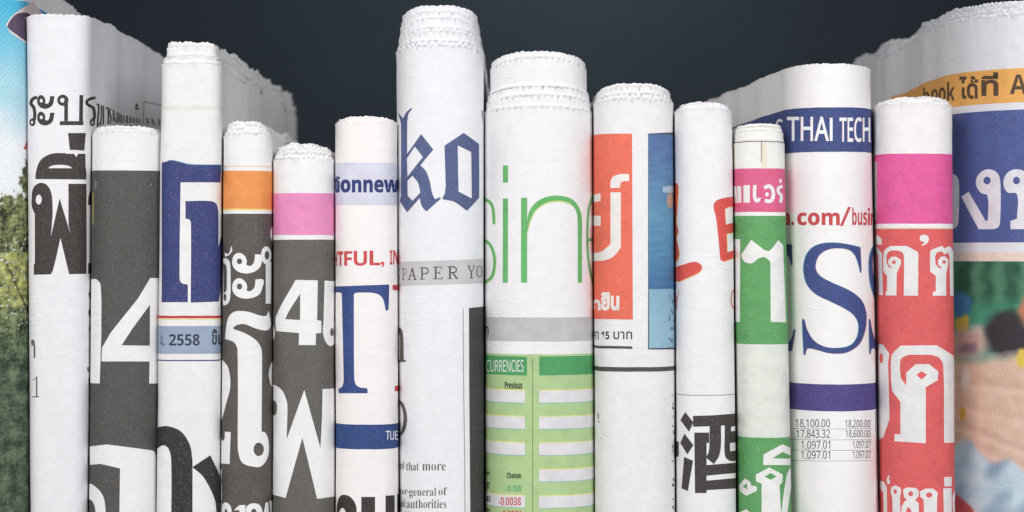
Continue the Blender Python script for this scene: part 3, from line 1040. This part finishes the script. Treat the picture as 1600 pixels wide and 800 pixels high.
# --- red brush letters and black character
p = Paper('slim white newspaper with red brush letters and a heavy black Chinese character',
          (1053, 1057), (1142, 1150.5), 42, 2.4, [(172, 0), (167, 2.5), (163, 4.5), (159, 6)], seed=11, zig=0.8, rag=1.9, bead=0.45, droop=6,
          tint=(237, 235, 238), depth=700, fl=(0, -.05))
RB = (226, 74, 66)
LB = ('148,52 172,49~ 178,70 172,170 168,230~ 176,270~ 168,300~ 176,340~ 181,380~ 170,410 148,425;148,442 190,428~ 250,412~ 281,424~ 285,446~ 265,466~ 215,488~ 180,503~ 148,496;'
      '340,150~ 355,128~ 390,116~ 434,110 434,156 410,158~ 392,168 396,240 434,230 434,276 400,282 403,368 434,358 434,394 385,411 371,402 362,300~ 352,210~')
p.ink('ink_fringe', (246, 206, 110), 'N', LB, 1, shift=(0.9, 0.8))
p.ink('printed_headline', RB, 'N', LB, 2, label='red brush letters')
p.text([('Y', 160, 545, 182, 630), ('C', 420, 540, 445, 630)], (220, 110, 104), 'N', 2)
p.band('printed_rule', (130, 128, 130), 617.0, 618.0, level=2)
p.ink('printed_headline', (64, 59, 58), 'O',
      '188,375 210,337 248,385 228,428;187,480 207,437 248,490 220,533;205,545 246,562 222,703 193,690;246,355 340,352 450,343 450,395 340,402 246,405;'
      '252,432 308,432 308,712 255,712;300,432 320,432 320,480 300,480;322,400 374,398 374,490~ 365,540~ 342,578 305,548 318,520~ 322,470;392,398 450,394 450,562 415,562~ 395,545~ 390,500|420,404 450,402 450,424 420,426|415,480 450,476 450,515 415,518;'
      '302,583 450,571 450,618 302,632;302,655 450,642 450,690 302,699;160,468 180,475 180,545 160,540', 2, label='heavy black Chinese character')

# --- pink and green
p = Paper('slim newspaper with a pink band above a green one, both with white lettering',
          (1142.5, 1153), (1221.5, 1236), 38, 2.4, [(221, 0), (205, 1.8), (199, 3.5), (193, 6)], seed=12, zig=0.7, rag=0.9, bead=0.6, droop=3,
          tint=(238, 237, 232), depth=520, fl=(0, -.09))
p.band('printed_rule', (120, 96, 92), 220.8, 222.0, level=2)  # edge of the outer sheet, its dark line put into the colour
p.ink('printed_rule', (150, 124, 116), 'px', 's:1.2:1189.6,222 1189.6,254', 2)  # vertical crease in the paper, its shade painted as a brown line
p.band('ink_tint', (238, 228, 214), 222, 262, 1143, 1148.5, 1)
p.band('ink_tint', (238, 226, 208), 223, 262, 1191, 1198, 1)
p.band('colour_band', (226, 88, 140), 263, 331, level=1, label='deep pink band')
p.band('colour_band', (86, 164, 92), 337, 538, level=1, wear=1.6, label='green band')
WH = (238, 238, 236)
p.ink('printed_headline', WH, 'N', '424,62 446,62 456,140 432,140;450,62 470,62 471,138 456,138;480,58 509,57 509,138 480,138;s:16:532,57 531,105~ 541,130~ 553,108~ 553,57;s:17:575,70 598,62~ 615,82~ 614,118~ 600,132~ 578,128~;e:588,100,9,10;s:14:660,62~ 640,72~ 642,92~ 654,106~ 650,138;e:650,38,6,10', 2, label='white Thai letters on pink')
p.ink('printed_headline', WH, 'N', '424,307 465,307 463,691 432,690;470,378 515,310 575,357 600,360~ 640,311 662,336 676,692 605,690 603,412 578,391~ 548,397~ 520,418~ 490,415~ 474,398~', 2, label='white Thai letter on green')
p.band('ink_tint', (226, 231, 222), 539.5, 683, level=1, label='pale green tinted ground')
p.band('colour_band', (84, 162, 92), 684, 880, level=1, wear=1.6, label='green band')
p.ink('printed_headline', WH, 'X5', '208,555 210,500 308,447 352,468 352,555|255,520 308,487 352,507 352,523;170,605 240,568 310,605 308,645 293,660 302,830 200,830 200,652 171,640|215,615 247,597 278,615 247,632;'
      '82,660 115,625 141,642 148,662 175,667 175,690 120,715 89,692|104,668 122,650 128,682;85,830 92,800 120,785 138,800 140,830;298,830 330,610~ 352,565 360,620 330,830', 2, label='white Thai letters on green')

# --- THAI TECH
p = Paper('wide newspaper with a navy band reading THAI TECH and a huge blue serif S',
          (1224, 1237), (1363.5, 1377.5), 78, 2.05, [(103, 0), (100.5, 1.5), (99, 3)], vis=-1, side=5, seed=13, zig=0.9, rag=1.0, wave=5, bead=0.2, droop=4, depth=900,
          fl=(-.075, 0), tint=(240, 237, 237), grain=0.7)
p.band('colour_band', (58, 76, 138), 167.5, 237, p.u[0] + 1 and None, None, 1, label='navy blue band')
lp = dense([(p.u[2], 167.5), (p.uf[0] - 13, 167.5), (p.uf[0] - 13, 237), (p.u[2], 237)], 6)
p.lay('colour_band', [fill([lp])], ink_mat((58, 76, 138)), 1, 'navy blue band going round the side')
p.text([('THAI', 555, 76, 990, 309, .012), ('TECH', 1058, 82, 1348, 320, .012), ('S', 452, 98, 512, 318), ('.', 1346, 300, 1354, 325)], (240, 170, 190), 'Y4', 2, shift=(-.55, 0))
p.text([('THAI', 555, 76, 990, 309, .012), ('TECH', 1058, 82, 1348, 320, .012), ('S', 452, 98, 512, 318), ('.', 1346, 300, 1354, 325)], (244, 246, 250), 'Y4', 3, label='white capitals THAI TECH')
p.text([('a', 72, 186, 101, 243, .03), ('.', 108, 226, 122, 243, .0), ('com', 136, 184, 332, 243, .012), ('/', 332, 158, 384, 246, .0), ('bus', 390, 160, 458, 243, .0), ('i', 462, 162, 472, 243, .0), ('n', 476, 186, 496, 243, .0)],
       (206, 62, 70), 'Q', 2, 'printed_headline', style='b', label='red web address')
SS = ('497,105 503,258~ 498,265~ 488,225~ 465,160~ 430,125~ 370,112~ 300,118~ 245,150~ 220,200~ 222,250~ 255,290~ 330,330~ 430,375~ 500,430~ 530,500~ 534,560~ 522,640~ 490,710~ 430,755~ 370,770~ 290,765~ 230,748~ 172,737~ 160,748~ 153,778 144,778 135,562~ 142,553~ 149,562~ 165,620~ 210,690~ 280,728~ 360,735~ 430,720~ 470,680~ 485,620~ 480,570~ 455,530~ 400,490~ 310,445~ 220,400~ 165,340~ 145,270~ 145,210~ 165,145~ 210,100~ 270,80~ 340,77~ 410,85~ 470,98~;'
      '5,85 70,88 73,215 66,218 52,170~ 10,122;20,757 20,725 50,705~ 72,665~ 83,618 92,620 70,752;597,90 575,105~ 556,155~ 550,220~ 558,330~ 580,410~ 605,455 605,335 585,300~ 574,240~ 576,170~ 590,115~ 605,108;550,558~ 556,555~ 566,610~ 585,680~ 610,715 610,760 580,738~ 566,742~ 560,776 554,770')
p.ink('ink_fringe', (110, 186, 226), 'Y8', SS, 1, shift=(-0.8, -0.5))
p.ink('ink_fringe', (232, 166, 186), 'Y8', SS, 1, shift=(0.7, 0.4))
p.ink('printed_headline', (58, 76, 142), 'Y8', SS, 2, label='huge blue serif S')
p.band('colour_band', (80, 66, 138), 600.5, 642.5, level=1, label='purple band')
p.ink('ink_stain', (226, 220, 230), 'R', '501,240 508,240 508,280 501,280', 2)
p.text([('18,100.00', 128, 370, 287, 413), ('17,843.32', 133, 419, 287, 462), ('1,097.01', 155, 470, 288, 513), ('1,097.01', 155, 517, 288, 559),
        ('18,200.00', 358, 373, 474, 413), ('18,600.00', 360, 420, 474, 459), ('1,097.07', 393, 470, 475, 509), ('1,097.07', 393, 517, 475, 557)], (84, 80, 82), 'R', 2, label='two columns of figures')
for y in (670.3, 687.5, 704, 720.3):
    p.ink('printed_rule', (160, 158, 160), 'px', 's:0.7:1232,%f 1290,%f 1362,%f' % (y - 1.2, y, y - .8), 2)
p.ink('printed_rule', (206, 150, 178), 'R', 's:3:497,330 505,830', 2)
p.ink('printed_text', (70, 66, 72), 'R', ';'.join('r:%d,%d,%d,%d' % (511 + i * .25, 340 + i * 17, 516 + i * .25 + (i * 7) % 4, 340 + i * 17 + 9 + (i * 5) % 4) for i in range(24)), 2)

# --- magenta and red
p = Paper('newspaper with a magenta band over bright red with tall white Thai letters',
          (1366, 1379), (1487.5, 1493.5), 52, 2.4, [(163, 0), (158, 2.5), (154, 5), (151, 7)], seed=14, zig=0.8, rag=1.9, bead=0.4, droop=6, tint=(240, 236, 236), grain=1.15)
p.band('colour_band', (232, 80, 160), 240, 349.5, level=1, label='magenta band')
p.band('ink_block', (226, 86, 88), 357.5, 880, level=1, label='bright red ground')
p.band('ink_fringe', (240, 210, 180), 355.5, 358.5, level=1)
p.ink('printed_shape', (206, 200, 202), 'T', '103,5 121,8 121,278 107,282', 2)
WH = (232, 230, 230)
p.ink('printed_headline', WH, 'Y5',
      '34,270 60,260 105,318 113,692 76,690 72,340 52,300 34,300;34,240 62,150 102,190 108,240;440,185~ 450,162~ 480,153~ 513,165~ 522,195~ 505,230~ 472,250 455,245 475,232~ 480,218~ 455,212~;'
      '118,330~ 135,285~ 180,254 325,253 422,305 428,330 425,697 298,697 298,335~ 272,303~ 215,293~ 165,305~ 146,340 146,400 156,428 182,456 190,445 162,415 160,385 187,350 228,348 272,375 275,410 235,500 233,695 138,695 135,662 149,660 150,520 125,490 118,470|e:211,398,17,17;'
      '532,300 560,280 640,252 662,278 685,260 715,262~ 735,300 748,330 748,697 710,697 705,350 692,310 665,332 635,300 592,310 577,350 580,410 600,442 628,456 634,443 605,425 602,385 627,350 665,345 692,372 695,410 675,500 675,697 556,697 558,662 583,660 583,520 532,480|e:656,397,16,16',
      2, label='row of tall white Thai letters')
p.ink('printed_headline', WH, 'U', '185,100~ 192,68~ 230,30 395,28 470,75 478,110 482,478 430,480 425,120~ 405,85~ 370,72 265,72 232,90~ 225,130 230,180 255,215 255,155 300,115 360,115 403,150 400,190 345,222 345,482 200,472 202,440 228,440 228,290 190,240 185,190|302,165 325,148 352,165 325,187;'
      '128,22 150,25 178,68 172,110 178,370 150,455 128,465|e:141,88,8,24', 2, label='big white Thai letter')
p.ink('printed_headline', WH, 'Y6', '130,545~ 136,525~ 148,510 150,525~ 145,545 154,560~ 150,582 135,578~;158,640 165,605 195,592 235,610 241,640 232,682 235,830 175,830 172,690|e:195,640,13,18;'
      '255,625 285,608 360,612 381,642 375,680 350,706 378,732 378,830 320,830 318,780 290,760 270,830 238,830 245,755 265,720 285,703 262,682|e:315,658,19,20;385,640 430,617 490,617 526,650 520,690 518,830 420,830 415,705 390,682|e:458,667,25,20;'
      '80,555 108,562 130,605 134,830 108,830 104,650 80,610;574,527 636,525 634,598 577,600;568,615 634,613 634,830 574,830;640,680 668,603 676,640 655,720 660,830 645,830', 2, label='row of white Thai letters at the foot')

# --- big colour newspaper at the right end
p = Paper('large colour newspaper with an orange strip, blue ground and blurred photo, at right end',
          (1497.6, 1497.6), (1797, 1797), 200, 2.0, [(22, 0), (15, 4), (9, 6), (4, 8), (-2, 10)], vis=-1, side=5, seed=15, wave=12, bead=0.35, droop=0, rag=2.2, zig=0.8,
          depth=1300, tint=(226, 226, 231), wob=1.0)


def rband(name, col, r0, r1, level=1, label=None, x0=1396):
    ua, _ = p.to_sheet([x0], [r0 + 40])
    lp = dense([(ua[0], r0), (p.uf[1], r0), (p.uf[1], r1), (ua[0], r1)], 6)
    return p.lay(name, [fill([lp])], ink_mat(col), level, label)


rband('colour_band', (240, 172, 76), 105, 158.5, 1, 'orange strip')
p.text([('A', 735, 345, 815, 436, .0), ('ได้', 500, 352, 588, 458, .03), ('ที่', 602, 334, 682, 444, .03), ('k', 444, 380, 480, 465, .0), ('o', 405, 405, 438, 470, .0), ('o', 376, 412, 402, 474, .0), ('b', 345, 405, 370, 478, .0)],
       (92, 70, 52), 'S', 2, style='b', label='dark lettering on orange')
rband('colour_band', (74, 92, 158), 170, 378.5, 1, 'blue ground')
p.ink('printed_headline', (228, 228, 236), 'T', '455,62 475,66~ 493,80~ 501,115~ 500,270~ 490,308~ 455,326;'
      '578,108~ 592,65~ 635,43~ 678,60~ 692,108~ 690,285~ 680,312~ 655,320 590,320 512,170 545,147 622,282 632,282 632,165~ 600,152~|e:630,95,17,18;'
      '706,108~ 722,62~ 762,43~ 805,55~ 830,100 830,320 738,320 738,282 768,272 768,158~ 725,150~|e:766,95,16,18', 2, label='rounded white Thai letters')
rband('colour_band', (238, 214, 200), 394.5, 408, 1, 'thin beige strip', 1470)


def people(px, py, u):
    x, y = (px - 1480) * 1.905, (py - 380) * 1.905          # zoom window of the photograph
    n = nz(px / 20, py / 20, 2)
    f = nz(px / 6, py / 6, 5)
    c = lerp((44, 92, 70), (84, 136, 108), .5 + .5 * math.sin(x / 11 + 2 * n) * .8 + .3 * n)
    c = lerp(c, (70, 150, 120), (y - 150) / 60)

    def blob(c, cx, cy, rx, ry, col, soft=.7):
        d = math.hypot((x - cx + 9 * n + 3 * n2) / rx, (y - cy + 10 * n2) / ry)
        t = min(1, max(0, (1 + soft / 2 - d) / soft))
        return lerp(c, col, t * t * (3 - 2 * t))
    n2 = nz(px / 13, py / 13, 21)
    skin = lerp((224, 190, 170), (208, 172, 148), n * .6 + .3 + f * .25)
    c = blob(c, 92, 285, 44, 40, (204, 190, 176), 1.0)
    c = blob(c, 40, 185, 30, 40, (64, 124, 174), .6)
    c = blob(c, 44, 240, 20, 28, (210, 180, 66), .7)
    c = blob(c, 180, 270, 72, 70, (60, 56, 62), .55)
    c = blob(c, 236, 200, 22, 40, (190, 120, 92), .9)
    c = blob(c, 40, 300, 60, 44, (200, 158, 150), 1.0)
    c = blob(c, 62, 312, 26, 16, (136, 112, 126), 1.2)
    edge = 325 + 8 * math.sin(x / 45) + 6 * n
    if y > edge:
        sk = lerp(lerp((196, 176, 180), (222, 186, 164), (y - edge) / 30), skin, (y - edge) / 60)
        for (cy, sl, k) in ((398, .12, .55), (520, .38, .6), (560, .42, .4), (470, .2, .25)):
            d = abs(y - cy - sl * x + 10 * n)
            sk = lerp(sk, (190, 150, 132), (1 - d / 20) * k * .6)
            sk = lerp(sk, (240, 204, 184), (1 - abs(y - cy - 22 - sl * x) / 14) * .4)
        c = lerp(c, sk, (y - edge + 12) / 46)
    c = blob(c, 226, 342, 24, 28, (226, 196, 78), .6)
    c = blob(c, 52, 402, 12, 32, (224, 212, 204), .9)
    c = blob(c, 44, 508, 10, 18, (218, 172, 66), .9)
    e2 = 588 + .35 * x * .9 + 12 * math.sin(x / 17)
    if x < 80:
        e2 = 582 + 8 * math.sin(x / 12)
    if y > e2:
        cl = lerp((170, 200, 216), (196, 216, 226), .5 + n)
        fold = nz(x / 75 + y / 120, y / 95, 9)
        cl = lerp(cl, (104, 134, 164), fold * 1.1)
        cl = lerp(cl, (206, 222, 230), -fold * 0.7)
        c = lerp(c, cl, (y - e2) / 22)
    if y > 735 + 1.05 * (x - 20) * .8 and x < 140:
        t = min(1, max(0, (y - 735 - .84 * (x - 20)) / 12))
        c = lerp(c, lerp((206, 84, 92), (226, 208, 208), (x - 66 + 14 * n2) / 14), t)
    m = sum(c) / 3
    return tuple(v * .9 + m * .1 + 4 * f for v in c)


ua, _ = p.to_sheet([1480], [600])
p.picture(ua[0], p.uf[1] * .62, 408.5, 868, people, level=1, step=1.9, label='blurred colour photo of people')
